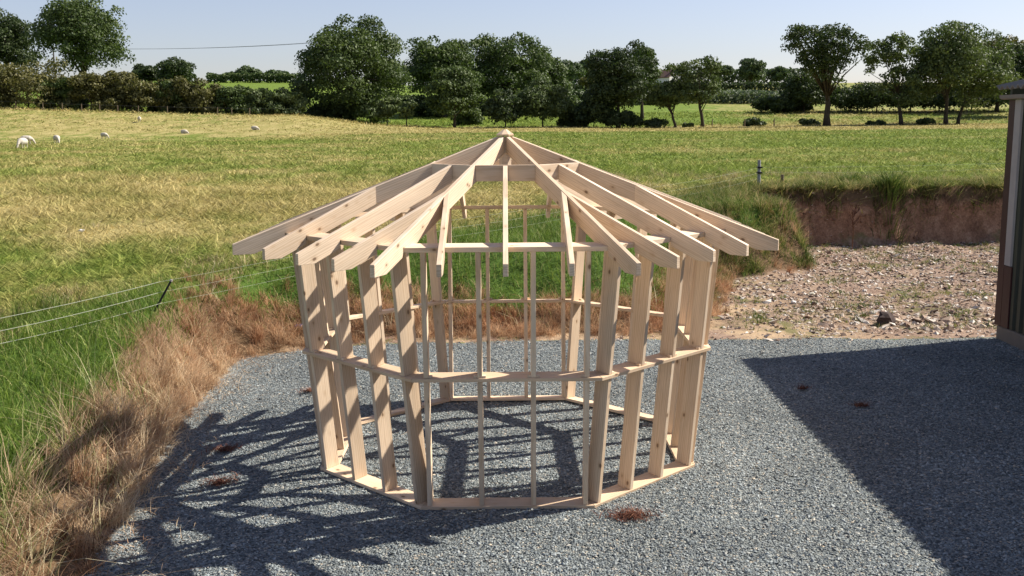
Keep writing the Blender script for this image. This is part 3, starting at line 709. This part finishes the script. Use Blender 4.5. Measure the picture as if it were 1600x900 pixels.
T = [
 # name,label,px,d,ytop,ycb,ybase,hw,mat, kw
 ('oak_tree', 'dark broad oak cut off by the left picture edge behind hedgerow', 22, 172, 8, 122, 165, 48, 'dark', dict(nl=6000, trunk=.45)),
 ('oak_tree', 'tallest oak on the left, rising above the olive hedgerow', 140, 166, -18, 120, 165, 74, 'oak', dict(nl=9500, ncl=75, trunk=.6, fill=.7)),
 ('oak_tree', 'small dark far tree left of the round far tree behind hedgerow', 240, 260, 98, 135, 140, 26, 'dark', dict(nl=2200, ncl=26)),
 ('oak_tree', 'round dark far tree showing above the left hedgerow', 282, 255, 87, 135, 140, 32, 'dark', dict(nl=3000, ncl=30)),
 ('far_tree', 'small far tree on skyline left of the big central oak', 395, 330, 106, 128, 132, 22, 'far', dict(nl=1500, ncl=18)),
 ('far_tree', 'small far tree nearest the big central oak on its left', 437, 330, 110, 130, 134, 20, 'far', dict(nl=1500, ncl=18)),
 ('far_tree', 'low far bush line tree at the left of the skyline gap', 365, 330, 113, 128, 132, 14, 'far', dict(nl=900, ncl=12)),
 ('oak_tree', 'broad dense oak standing alone left of the gazebo peak', 552, 150, 18, 178, 186, 84, 'oak', dict(nl=14000, ncl=110, trunk=.6, cone=.15, low=7.)),
 ('small_tree', 'little dark tree with bare stem beside the central oak', 476, 143, 120, 170, 180, 12, 'dark', dict(nl=900, ncl=14, trunk=.12)),
 ('oak_tree', 'tall oak right of the central oak, behind a smaller tree', 695, 168, 44, 155, 186, 54, 'oak', dict(nl=7500, ncl=62, trunk=.5, low=7.)),
 ('oak_tree', 'tall wide oak behind the gazebo peak', 785, 178, 40, 165, 186, 62, 'oak', dict(nl=8500, ncl=70, trunk=.5, low=7.)),
 ('oak_tree', 'narrower oak at right end of the central oak clump', 852, 190, 70, 165, 186, 36, 'oak', dict(nl=4500, ncl=40, trunk=.4, low=7.)),
 ('small_tree', 'middle sized tree in front of the oaks with two dark trunks', 712, 141, 92, 192, 200, 44, 'oak', dict(nl=5600, ncl=46, trunk=.24, cone=.35)),
 ('bush', 'grey green bush at right foot of the central oak', 607, 141, 148, 187, 190, 18, 'ash', dict(nl=1300, ncl=16, trunk=.08, cat='bush')),
 ('small_tree', 'small forked tree on the bright green grass', 637, 138, 153, 187, 200, 13, 'ash', dict(nl=900, ncl=12, trunk=.1)),
 ('conifer_shrub', 'dark domed shrub directly behind the gazebo peak', 792, 137, 135, 200, 200, 33, 'dark', dict(nl=3600, ncl=30, trunk=.12, cone=.3, cat='shrub')),
 ('bush', 'large olive bush right of the gazebo peak', 850, 139, 122, 198, 200, 47, 'ash', dict(nl=4600, ncl=40, trunk=.12, cat='bush')),
 ('sycamore_tree', 'dark dense sycamore with dark undergrowth left of the two slim trees', 968, 139, 67, 178, 200, 52, 'dark', dict(nl=7600, ncl=62, trunk=.3)),
 ('sycamore_tree', 'tree behind the right shoulder of the dark sycamore', 1005, 160, 64, 150, 190, 28, 'oak', dict(nl=3200, ncl=30, trunk=.3)),
 ('bush', 'dark undergrowth bush below left of the dark sycamore', 930, 138.5, 150, 202, 200, 34, 'dark', dict(nl=2600, ncl=26, trunk=.08, cat='bush')),
 ('bush', 'low dark undergrowth bush at the foot of the dark sycamore', 975, 137, 172, 202, 200, 26, 'dark', dict(nl=1500, ncl=18, trunk=.06, cat='bush')),
 ('far_tree', 'hazy far tree between the oak clump and the dark sycamore', 893, 270, 92, 128, 135, 20, 'far', dict(nl=1700, ncl=20)),
 ('far_tree', 'hazy far tree touching the dark sycamore on its left', 918, 290, 92, 128, 135, 18, 'far', dict(nl=1700, ncl=20)),
 ('far_tree', 'far yellowish shrub before the skyline left of the dark sycamore', 922, 215, 118, 140, 150, 14, 'olive', dict(nl=900, ncl=12)),
 ('slim_tree', 'left one of two slim trees with bare trunks right of gazebo', 1040, 138, 122, 176, 200, 28, 'ash', dict(nl=1900, ncl=22, trunk=.22, tx=1058)),
 ('slim_tree', 'right and taller one of two slim trees right of gazebo', 1088, 137, 79, 176, 202, 42, 'ash', dict(nl=2200, ncl=60, trunk=.26, tx=1100, skew=-.15, crk=.75, sparse=.9)),
 ('far_tree', 'far skyline tree just right of the taller slim tree', 1125, 300, 93, 122, 130, 20, 'far', dict(nl=1600, ncl=18)),
 ('far_tree', 'far skyline tree above the dark hedge strip', 1172, 290, 90, 128, 132, 22, 'far', dict(nl=1900, ncl=20)),
 ('far_tree', 'low far skyline tree left of the sparse open tree', 1214, 300, 105, 130, 132, 18, 'far', dict(nl=1200, ncl=14)),
 ('sparse_tree', 'open tree with thin crown and branches showing against the sky', 1292, 134, 17, 150, 197, 80, 'dark', dict(nl=3300, ncl=130, trunk=.42, sparse=.45, crk=.62, skew=-.1, tx=1295)),
 ('ash_tree', 'airy ash tree with leaning trunk between the open and the fullest tree', 1395, 137, 33, 172, 197, 47, 'ash', dict(nl=2600, ncl=64, trunk=.28, sparse=.8, crk=.72, tx=1412)),
 ('ash_tree', 'fullest tall ash at right, near the barn roof', 1478, 138, 18, 172, 197, 60, 'ash', dict(nl=7500, ncl=60, trunk=.3, tx=1482)),
 ('ash_tree', 'ash with slanting trunk closest to the barn roof', 1528, 142, 40, 176, 197, 51, 'ash', dict(nl=5600, ncl=46, trunk=.26, tx=1500)),
 ('oak_tree', 'brownish tree behind the ashes near the barn roof', 1560, 170, 35, 140, 186, 36, 'olive', dict(nl=3000, ncl=30)),
 ('oak_tree', 'dark tree mass directly behind the barn roof', 1602, 160, 52, 185, 190, 40, 'dark', dict(nl=4200, ncl=40)),
 ('small_tree', 'dark shrub tree behind the trunk of the open tree', 1258, 172, 105, 172, 172, 38, 'dark', dict(nl=2800, ncl=30, trunk=.15)),
]
for (px, d, yt, hw, mt, lab) in [(520, 149, 150, 30, 'dark', 'dark undergrowth bush at left foot of the broad central oak'),
        (575, 147, 148, 36, 'oak', 'rounded undergrowth bush at the middle foot of the broad central oak'),
        (668, 170, 148, 30, 'dark', 'shaded bush under the tall oak right of the central oak'),
        (752, 172, 150, 30, 'dark', 'shaded bush between the two tall oaks behind the gazebo peak'),
        (820, 175, 140, 34, 'oak', 'green bush under the tall wide oak behind the gazebo peak'),
        (880, 172, 140, 26, 'oak', 'green bush under the narrower oak of the central clump'),
        (900, 141, 158, 22, 'dark', 'dark bush between the large olive bush and dark sycamore'),
        (640, 196, 148, 30, 'dark', 'shaded bush in the gap between central oak and tall oak'),
        (705, 192, 150, 34, 'dark', 'dark bush low behind the tree with two dark trunks'),
        (735, 150, 168, 22, 'ash', 'pale leafy bush right of the tree with two dark trunks'),
        (905, 196, 138, 30, 'far', 'bush below the hazy far trees left of the dark sycamore'),
        (945, 200, 132, 30, 'dark', 'dark bush behind the left side of the dark sycamore'),
        (1030, 205, 130, 26, 'dark', 'dark bush below the white farmhouse'),
        (1240, 176, 150, 30, 'dark', 'dark bush left of the open tree trunk beyond the rough grass')]:
    T.append(('bush', lab, px, d, yt, 203 if d < 160 else 190, 190, hw, mt, dict(nl=2400, ncl=26, trunk=.08, cat='bush', low=7.)))
hb = [(-12, 98, 160, 30, 'olive', 'olive bush cut by the left picture edge in hedgerow'),
      (50, 85, 164, 46, 'olive', 'largest olive hawthorn in left hedgerow, pale twiggy top'),
      (108, 112, 166, 28, 'oak', 'dark green hedgerow bush under the tallest left oak'),
      (147, 108, 168, 30, 'olive', 'brownish hedgerow hawthorn right under the tallest left oak'),
      (190, 103, 172, 24, 'olive', 'upright hedgerow hawthorn at the right edge of the tallest left oak'),
      (235, 117, 176, 30, 'olive', 'hedgerow hawthorn below the small dark far tree'),
      (268, 116, 178, 22, 'oak', 'dark hedgerow bush with green gap beside it'),
      (293, 108, 178, 24, 'olive', 'taller hedgerow hawthorn below the round far tree'),
      (330, 121, 179, 28, 'olive', 'hedgerow hawthorn right of the round far tree'),
      (372, 128, 181, 26, 'oak', 'low green hedgerow bush in the skyline gap'),
      (408, 130, 181, 26, 'ash', 'grey green hedgerow bush in the skyline gap'),
      (446, 132, 182, 24, 'ash', 'last bush of the left hedgerow before the central oak')]
for (px, yt, yb, hw, mt, lab) in hb:
    T.append(('hedgerow_bush', lab, px, 141, yt, yb+16, yb, hw*1.22, mt, dict(nl=3200, ncl=34, trunk=.12, cat='bush', group=HB, low=12.)))
for (px, hw, yt, lab) in [(1215, 26, 150, 'low dark bush left end of the shaded thicket on the right'), (1330, 36, 128, 'dark thicket bush right of the open tree trunk'),
                     (1372, 34, 132, 'dark thicket bush left of the airy ash trunk'), (1425, 36, 126, 'dark thicket bush right of the airy ash trunk'),
                     (1470, 34, 128, 'dark thicket bush behind the fullest ash trunk'), (1520, 36, 126, 'dark thicket bush behind the slanting ash trunk'), (1562, 30, 122, 'dark thicket bush beside the barn eave')]:
    T.append(('thicket_bush', lab, px, 172, yt, 188, 176, hw*1.3, 'dark', dict(nl=2600, ncl=26, trunk=.12, cat='bush', group='bushes of the shaded thicket on the right')))
for (px, yt, hw, lab) in [(1022, 187, 26, 'low dark scrub bush left of the slim trees'), (1078, 192, 9, 'tiny scrub bush between the two slim trunks'),
                     (1180, 186, 16, 'round low scrub bush in the rough grass right of slim trees'), (1265, 186, 14, 'low scrub bush left of the open tree trunk'),
                     (1372, 190, 16, 'low scrub bush left of the leaning ash trunk'), (1450, 186, 14, 'spiky dark scrub bush between the ash trunks')]:
    T.append(('scrub_bush', lab, px, 137, yt, 203, 199, hw, 'dark' if hw > 13 else 'ash', dict(nl=500, ncl=9, trunk=.04, cat='bush', group='low scrub bushes on the rough grass')))
for i, (nm, lab, px, d, yt, ycb, yb, hw, mt, kw) in enumerate(T):
    tree(nm, lab, px, d, yt, ycb, yb, hw, mt, seed=i, **kw)

# ------------------------------------------------------------------ far hedge, maize
def leafbox(name, mat, path, width, h, nl, leaf, seed, label=None, cat=None, kind=None):
    rg = np.random.default_rng(seed); n = nl
    sgs = np.array(path); L = np.linalg.norm(np.diff(sgs, axis=0), axis=1); cum = np.concatenate([[0], np.cumsum(L)])
    q = rg.random(n)*cum[-1]; x = np.interp(q, cum, sgs[:, 0]); y = np.interp(q, cum, sgs[:, 1])+(rg.random(n)-.5)*width
    z = terrain(x, y)[0]; hh = h*(.85+.3*fbm(q*.3, q*0, seed))
    k = rg.random(n); P = np.stack([x, y, z+hh*k**.7], -1)
    N = rg.normal(0, .7, (n, 3)); N[:, 2] += .5*k; N[:, 1] -= .5; N /= np.linalg.norm(N, axis=1)[:, None]
    a = np.cross(N, rg.normal(0, 1, (n, 3))); a /= np.linalg.norm(a, axis=1)[:, None]; b_ = np.cross(N, a)
    Ls = leaf*(.6+.8*rg.random(n))[:, None]
    V = np.stack([P-a*Ls*.5, P+b_*Ls*.35, P+a*Ls*.6, P-b_*Ls*.35], 1)
    me = mesh_np(name, V.reshape(-1, 3), np.arange(4*n).reshape(-1, 4), dict(rnd=np.repeat(rg.random(n), 4)))
    o = link(name, me, LM[mat]); return tag(o, label, cat, None, kind)
leafbox('hedge', 'dark', [at(870, 245), at(1090, 245), at(1270, 240)], 2.2, 2.6, 6000, .6, 61, 'long clipped dark hedge running below the skyline trees', 'hedge')
LM['maize'] = leafmat('maize_leaf', (.05, .075, .04), (.16, .19, .11))
leafbox('maize_crop', 'maize', [at(1000, 212), at(1340, 208)], 9, 2.3, 9000, .55, 62, kind='stuff')
leafbox('hedge', 'far', [at(880, 318), at(1080, 312), at(1300, 300)], 4, 4.6, 7000, .75, 64, 'uneven far hedge line along the skyline right of the farmhouse', 'hedge')
leafbox('hedge', 'far', [at(575, 300), at(700, 300), at(900, 305)], 4, 6., 4500, .8, 65, 'far hedge glimpsed in the gaps between the central oaks', 'hedge')
leafbox('hedge', 'oak', [at(330, 300), at(480, 295)], 3, 2.5, 2600, .7, 63, 'pale far hedge seen in the gap left of the central oak', 'hedge')

# ------------------------------------------------------------------ farmhouse
hx, hy = at(1043, 300); hz = tz(hx, hy)
ztop = zpx(1038, 104, 300)
ho = empty('farmhouse', (hx, hy, hz), 'small white gabled farmhouse with brick chimney far behind the trees', 'house', rz=R(35))
ww = plain('white_render', (.75, .74, .72), .8, .1, 1); rr_ = plain('slate_tile_roof', (.16, .09, .07), .9, .3, 2); brk = plain('chimney_brick', (.22, .09, .06), .9, .3, 3)
eh = ztop-hz-1.8-1.3
gl = plain('window_glass', (.03, .035, .04), .1, .1, 1, .6)
mb = MB(); mb.prism([(-2.6, 0), (2.6, 0), (2.6, eh), (0, eh+1.9), (-2.6, eh)], -3.8, 3.8, 1); mb.build('wall', ww, ho)
mb = MB()
for s_ in (-1, 1):
    mb.prism([(s_*2.9, eh-.15), (0, eh+2.0), (0, eh+2.18), (s_*2.9, eh+.05)], -4, 4, 1)
mb.build('roof', rr_, ho)
mb = MB(); mb.box(-.4, .4, -3.6, -2.8, eh+1.4, eh+3.0); mb.box(-.3, .3, -3.5, -2.9, eh+3.0, eh+3.25); mb.build('chimney', brk, ho)
for xx in (-1.2, 1.2):
    mb = MB(); mb.box(xx-.4, xx+.4, -3.86, -3.78, eh-1.4, eh-.3); mb.build('window', gl, ho)

# ------------------------------------------------------------------ overhead lines
pole_m = plain('creosote_pole', (.07, .05, .035), .9, .3, 4); wire_m = plain('power_cable', (.10, .11, .12), .5, .05, 4)
def opole(px, d, ytop, lab):
    x, y = at(px, d); z = tz(x, y); zt_ = zpx(px, ytop, d)
    o = empty('power_pole', (x, y, z), lab, 'pole', 'poles of the overhead line')
    mb = MB(); mb.tube([(0, 0, -.5), (0, 0, zt_-z)], [.16, .11], 8); mb.build('pole_shaft', pole_m, o)
    mb = MB(); mb.box(-.9, .9, -.06, .06, zt_-z-.35, zt_-z-.22); mb.build('cross_arm', pole_m, o)
    return x, y, zt_-.2
p1 = opole(95, 195, 73, 'overhead line pole hidden in the tallest left oak'); p2 = opole(560, 200, 60, 'overhead line pole hidden in the central oak'); p3 = opole(720, 215, 76, 'overhead line pole hidden in the oak behind the gazebo peak')
mb = MB()
for a_, b_ in ((p1, p2), (p2, p3)):
    for o_ in (-.75, .75):
        pts = [(a_[0]+(b_[0]-a_[0])*q+o_, a_[1]+(b_[1]-a_[1])*q, a_[2]+(b_[2]-a_[2])*q-.8*4*q*(1-q)) for q in np.linspace(0, 1, 13)]
        mb.tube(pts, .03, 4)
tag(mb.build('overhead_line', wire_m), 'pair of thin power cables crossing the sky towards the central oak', 'cable')

# ------------------------------------------------------------------ fences
rope = plain('white_rope', (.36, .38, .29), .7, .1, 30); blk = plain('black_plastic', (.012, .012, .013), .5, .2, 10)
stk = plain('grey_stake', (.27, .28, .29), .8, .3, 20); wst = plain('brown_stake', (.16, .12, .08), .9, .3, 20)
def fl(k): return -4.3+1.05*k, 3.2+1.28*k
fps = [fl(-4.5), fl(-1.9), (-4.3, 3.2), fl(3.2), fl(6.6), (6.2, 16.0), (14.5, 17.0), (24, 17.5)]
for j, (hh0, sag) in enumerate(((.40, .04), (.27, .05), (.13, .05))):
    if j == 2: ps = fps[:6]
    else: ps = fps
    mb = MB()
    for ii, ((ax, ay), (bx, by)) in enumerate(zip(ps[:-1], ps[1:])):
        za, zb = tz(ax, ay)+hh0+(.1 if ax > 6 else .04 if ax < -4.5 else 0), tz(bx, by)+hh0+(.1 if bx > 6 else .04 if bx < -4.5 else 0)
        mb.tube([(ax+(bx-ax)*q, ay+(by-ay)*q, za+(zb-za)*q-sag*4*q*(1-q)) for q in np.linspace(0, 1, 9)], (.0036 if ii < 2 else .0016), 5)
    tag(mb.build('fence_rope', rope), ['topmost', 'middle', 'lowest'][j]+' white electric fence rope along the pasture edge', 'rope', 'electric fence ropes')
px_, py_ = fps[2]; z0 = tz(px_, py_)
o = empty('fence_post', (px_, py_, z0), 'black plastic fence post leaning over in the green grass on the left', 'fence post')
mb = MB(); mb.tube([(-.13, -.05, -.05), (.02, .0, .22), (.12, .03, .40)], [.016, .014, .013], 8); mb.build('post_shaft', blk, o)
mb = MB(); mb.tube([(.12, .03, .40), (.13, .033, .42)], [.02, .018], 8); mb.build('insulator', whi, o)
def stake(x, y, h, r_, m_, lab, lx=0):
    z = tz(x, y); o = empty('fence_post', (x, y, z), lab, 'fence post')
    mb = MB(); mb.tube([(0, 0, -.1), (lx, 0, h)], [r_, r_*.9], 8); mb.build('post_shaft', m_, o)
    mb = MB()
    for hh_ in (.37, .50):
        if hh_ < h: mb.box(-r_-.02, r_+.02, -r_-.015, r_+.015, hh_-.02, hh_+.02)
    if mb.v: mb.build('insulator', blk, o)
stake(6.2, 16.0, .68, .042, stk, 'grey fence post standing on the bank above the grassy mound', -.01)
stake(fps[3][0], fps[3][1], .45, .014, blk, 'thin black fence stake seen through the back of the gazebo')
stake(fps[4][0], fps[4][1], .45, .014, blk, 'thin black fence stake seen between the right rafters')
x_, y_ = at(1228, 26); stake(x_, y_, .26, .045, wst, 'short brown wooden stub on the bank right of the grey post')
for px in (3, 30, 72, 102, 132, 160, 188, 220, 265, 343, 365, 393):
    x, y = at(px, 135.5); z = tz(x, y)
    mb = MB(); mb.tube([(0, 0, -.2), (.02, 0, .95)], [.065, .055], 6); o = mb.build('hedge_fence_post', wst); o.location = (x, y, z)
    tag(o, 'small wooden post of the wire fence along the left hedgerow foot', 'fence post', 'fence posts along the left hedgerow')
pl = [at(px, 135.5) for px in np.linspace(-40, 460, 26)]
for hh_ in (.88,):
    mb = MB(); mb.tube([(x, y, tz(x, y)+hh_) for x, y in pl], .006, 4); tag(mb.build('hedge_fence_wire', wire_m), 'single wire strung along the posts below the left hedgerow', 'wire')
for px, lab in ((1166, 'weathered field post left of the thicker slim tree base on rough grass'), (1115, 'field post right beside the taller slim tree trunk'), (1212, 'lone field post on the rough grass before the maize')):
    x, y = at(px, 136); z = tz(x, y)
    mb = MB(); mb.tube([(0, 0, -.2), (.03, 0, 1.1)], [.08, .07], 6); o = mb.build('field_post', wst); o.location = (x, y, z)
    tag(o, lab, 'fence post')

# ------------------------------------------------------------------ sheep
wool = plain('fleece', (.52, .47, .39), .95, .2, 12, .1, 0, .6); face_m = plain('sheep_face', (.62, .55, .46), .9, .1, 8)
def sheep_mesh(lying=False, graze=True):
    mb = MB()
    lift = .16 if lying else 0
    Z = .56-.28*(1 if lying else 0)
    mb.tube([(-.52, 0, Z+.02), (-.45, 0, Z+.05), (-.25, 0, Z+.06), (.05, 0, Z+.05), (.32, 0, Z+.05), (.46, 0, Z+.04), (.54, 0, Z+.06)], [.10, .22, .29, .31, .28, .2, .12], 12)
    if graze: nk = [(.42, 0, Z+.06), (.60, 0, Z-.08), (.72, 0, Z-.26)]; hd = [(.68, 0, Z-.22), (.76, 0, Z-.36), (.83, 0, Z-.50)]
    else: nk = [(.42, 0, Z+.06), (.58, 0, Z+.22), (.64, 0, Z+.36)]; hd = [(.58, 0, Z+.37), (.72, 0, Z+.36), (.86, 0, Z+.28)]
    mb.tube(nk, [.17, .125, .10], 10); mb.tube(hd, [.085, .08, .045], 10)
    h0 = Vector(hd[0])
    for s_ in (-1, 1):
        mb.tube([h0+Vector((.02, s_*.06, .03)), h0+Vector((-.02, s_*.18, .04))], [.035, .015], 6)
        if not lying:
            mb.tube([(.30, s_*.14, Z-.1), (.31, s_*.13, .3), (.30, s_*.13, 0)], [.085, .045, .035], 8)
            mb.tube([(-.36, s_*.15, Z-.05), (-.30, s_*.15, .42), (-.40, s_*.14, .27), (-.38, s_*.14, 0)], [.12, .07, .045, .035], 8)
        else:
            mb.tube([(.25, s_*.2, .06), (.5, s_*.16, .05)], [.05, .035], 8); mb.tube([(-.3, s_*.22, .08), (-.05, s_*.26, .05)], [.08, .04], 8)
    mb.tube([(-.5, 0, Z+.1), (-.6, 0, Z-.05)], [.05, .03], 6)
    return mb
def hit(px, py):
    """where the line of sight through a photo pixel meets the terrain"""
    d_ = fw*FPX+rv*(px-800)+uv*(450-py); d_ /= np.hypot(d_[0], d_[1])
    q = np.exp(np.linspace(math.log(3), math.log(400), 6000)); P_ = CAM[None]+q[:, None]*d_[None]
    below = P_[:, 2] < terrain(P_[:, 0], P_[:, 1])[0]; i_ = int(np.argmax(below)); return P_[i_][0], P_[i_][1]
for (px, py, rz, ly, gz, lab) in [(36, 232, 262, False, True, 'nearest grazing sheep, front one of the overlapping pair on the left pasture'),
                                 (42, 226, 10, False, True, 'rear sheep of the overlapping pair on the left pasture'),
                                 (89, 224.5, -50, False, True, 'grazing sheep seen end on, right of the overlapping pair'),
                                 (163, 217, -15, False, True, 'grazing sheep in side view with head down to the right'),
                                 (218, 191, -70, False, False, 'farthest small sheep just below the hedgerow shade'),
                                 (288, 209, -10, True, True, 'sheep lying low in the grass near the tree shadow'),
                                 (398, 203, 0, True, True, 'white sheep lying beside the shadow of the central oak')]:
    x, y = hit(px, py); z = tz(x, y); 
    o = sheep_mesh(ly, gz).build('sheep', wool, None, smooth=True); o.location = (x, y, z); o.rotation_euler = (0, 0, R(rz)); o.scale = (.70, .70, .70)
    rmod = o.modifiers.new('fuse', 'REMESH'); rmod.mode = 'VOXEL'; rmod.voxel_size = .03; rmod.use_smooth_shade = True
    tag(o, lab, 'sheep', 'sheep on the pasture')

# ------------------------------------------------------------------ small things
def rock(name, x, y, s, mat, lab, cat, zs=.6, seed=0):
    bm = bmesh.new(); bmesh.ops.create_icosphere(bm, subdivisions=2, radius=1); rd = random.Random(seed)
    for v in bm.verts:
        k = 1+rd.uniform(-.22, .22); v.co = Vector((v.co.x*s[0]*k, v.co.y*s[1]*k, v.co.z*s[2]*k))
    me = bpy.data.meshes.new(name); bm.to_mesh(me); bm.free(); o = link(name, me, mat); o.location = (x, y, tz(x, y)+s[2]*zs)
    return tag(o, lab, cat)
dk = plain('dark_rock', (.06, .04, .035), .9, .4, 9); wt = plain('white_stone', (.7, .68, .64), .8, .2, 14)
def gp(px, py, z=0.):
    d_ = fw*FPX+rv*(px-800)+uv*(450-py); t_ = (z-CAM[2])/d_[2]; return (CAM+t_*d_)[:2]
x, y = gp(1383, 500, .05); rock('rock', x, y, (.13, .12, .13), dk, 'dark upright rock lying in the brick rubble before the barn', 'rock', .5, 1)
x, y = gp(1240, 468, .05); rock('stone', x, y, (.05, .04, .03), wt, 'small white stone on the sandy ground below the grassy mound', 'stone', .6, 2)
x, y = at(118, 18.6); rock('stone', x, y, (.05, .035, .025), wt, 'small white stone lying in the short pasture grass on the left', 'stone', 2.2, 3)
blue = plain('blue_plastic', (.03, .05, .22), .4, .1, 10)
x, y = gp(468, 522, 0)
o = empty('bottle', (x, y, tz(x, y)+.05), 'crumpled blue plastic bottle in the dry grass behind the gazebo', 'bottle', rz=.6)
mb = MB(); mb.tube([(-.09, 0, 0), (-.07, 0, .005), (.03, 0, .01), (.07, 0, .012), (.085, 0, .012)], [.02, .04, .042, .03, .016], 10); mb.build('bottle_body', blue, o, smooth=True)
mb = MB(); mb.tube([(.086, 0, .012), (.108, 0, .012)], .018, 10); mb.build('bottle_cap', whi, o)
# red-brown withered weeds lying on the gravel
wm = rndmat('withered_weed', [(0, (.06, .025, .018)), (.5, (.15, .06, .04)), (1, (.26, .13, .08))], .9, .1)
for i, (px, py, sz, n_, lab) in enumerate([(985, 815, .19, 420, 'red brown withered weed patch on gravel in front of the gazebo'),
                                 (352, 708, .15, 260, 'withered red brown weed patch in the roof shadow, farther one'),
                                 (345, 762, .17, 280, 'withered red brown weed patch in the roof shadow, nearer one'),
                                 (483, 612, .09, 160, 'small withered weed on gravel left of the gazebo corner'),
                                 (1255, 613, .07, 110, 'small withered weed just inside the barn shadow edge'),
                                 (1345, 640, .1, 150, 'dark withered weed in the middle of the barn shadow')]):
    x, y = gp(px, py, -.03 if px > 450 else -.1); rg = np.random.default_rng(70+i)
    a = rg.random(n_)*6.283; r_ = np.abs(rg.normal(0, .45, n_))*sz
    bx, by = x+np.cos(a)*r_*1.35, y+np.sin(a)*r_*.8
    o = blades('withered_weed', bx, by, .03+.06*rg.random(n_), .005+.004*rg.random(n_), .6+1.6*rg.random(n_), wm, 2, 80+i, zoff=.012)
    if 'kind' in o: del o['kind']
    tag(o, lab, 'weed')
# tall dead stalk before the cut bank
x, y = gp(1331, 391, .0); z = tz(x, y)
o = empty('dead_stalk', (x, y, z), 'tall bare dead weed stalk standing before the cut earth bank', 'plant')
mb = MB(); mb.tube([(0, 0, 0), (.02, 0, .5), (-.03, .02, .95)], [.012, .009, .005], 5); mb.build('stem', dm, o)
mb = MB()
rd = random.Random(5)
for i in range(26):
    h = rd.uniform(.55, .95); a = rd.random()*6.28; mb.tube([(0, 0, h), (.1*math.cos(a), .1*math.sin(a), h+.1), (.13*math.cos(a), .13*math.sin(a), h+.16)], [.005, .004, .009], 4)
mb.build('seed_head', wm, o)
# rank grass tussocks standing on the top edge of the cut bank
for i, (px, py, sz, hh, lab) in enumerate([(1328, 283, .34, .42, 'dark grass tussock on the bank top, left of the taller spiky one'),
                                           (1393, 290, .42, .62, 'tall spiky grass tussock on the edge of the cut bank')]):
    x, y = hit(px, py+6); rg = np.random.default_rng(120+i); n_ = 520
    a = rg.random(n_)*6.283; r_ = np.abs(rg.normal(0, .5, n_))*sz
    o = blades('grass_tussock', x+np.cos(a)*r_, y+np.sin(a)*r_*.6, hh*(.4+.6*rg.random(n_)), .014+.008*rg.random(n_), .2+.6*rg.random(n_), mm, 2, 130+i, a, rg.random(n_)*.7)
    del o['kind']; tag(o, lab, 'grass')
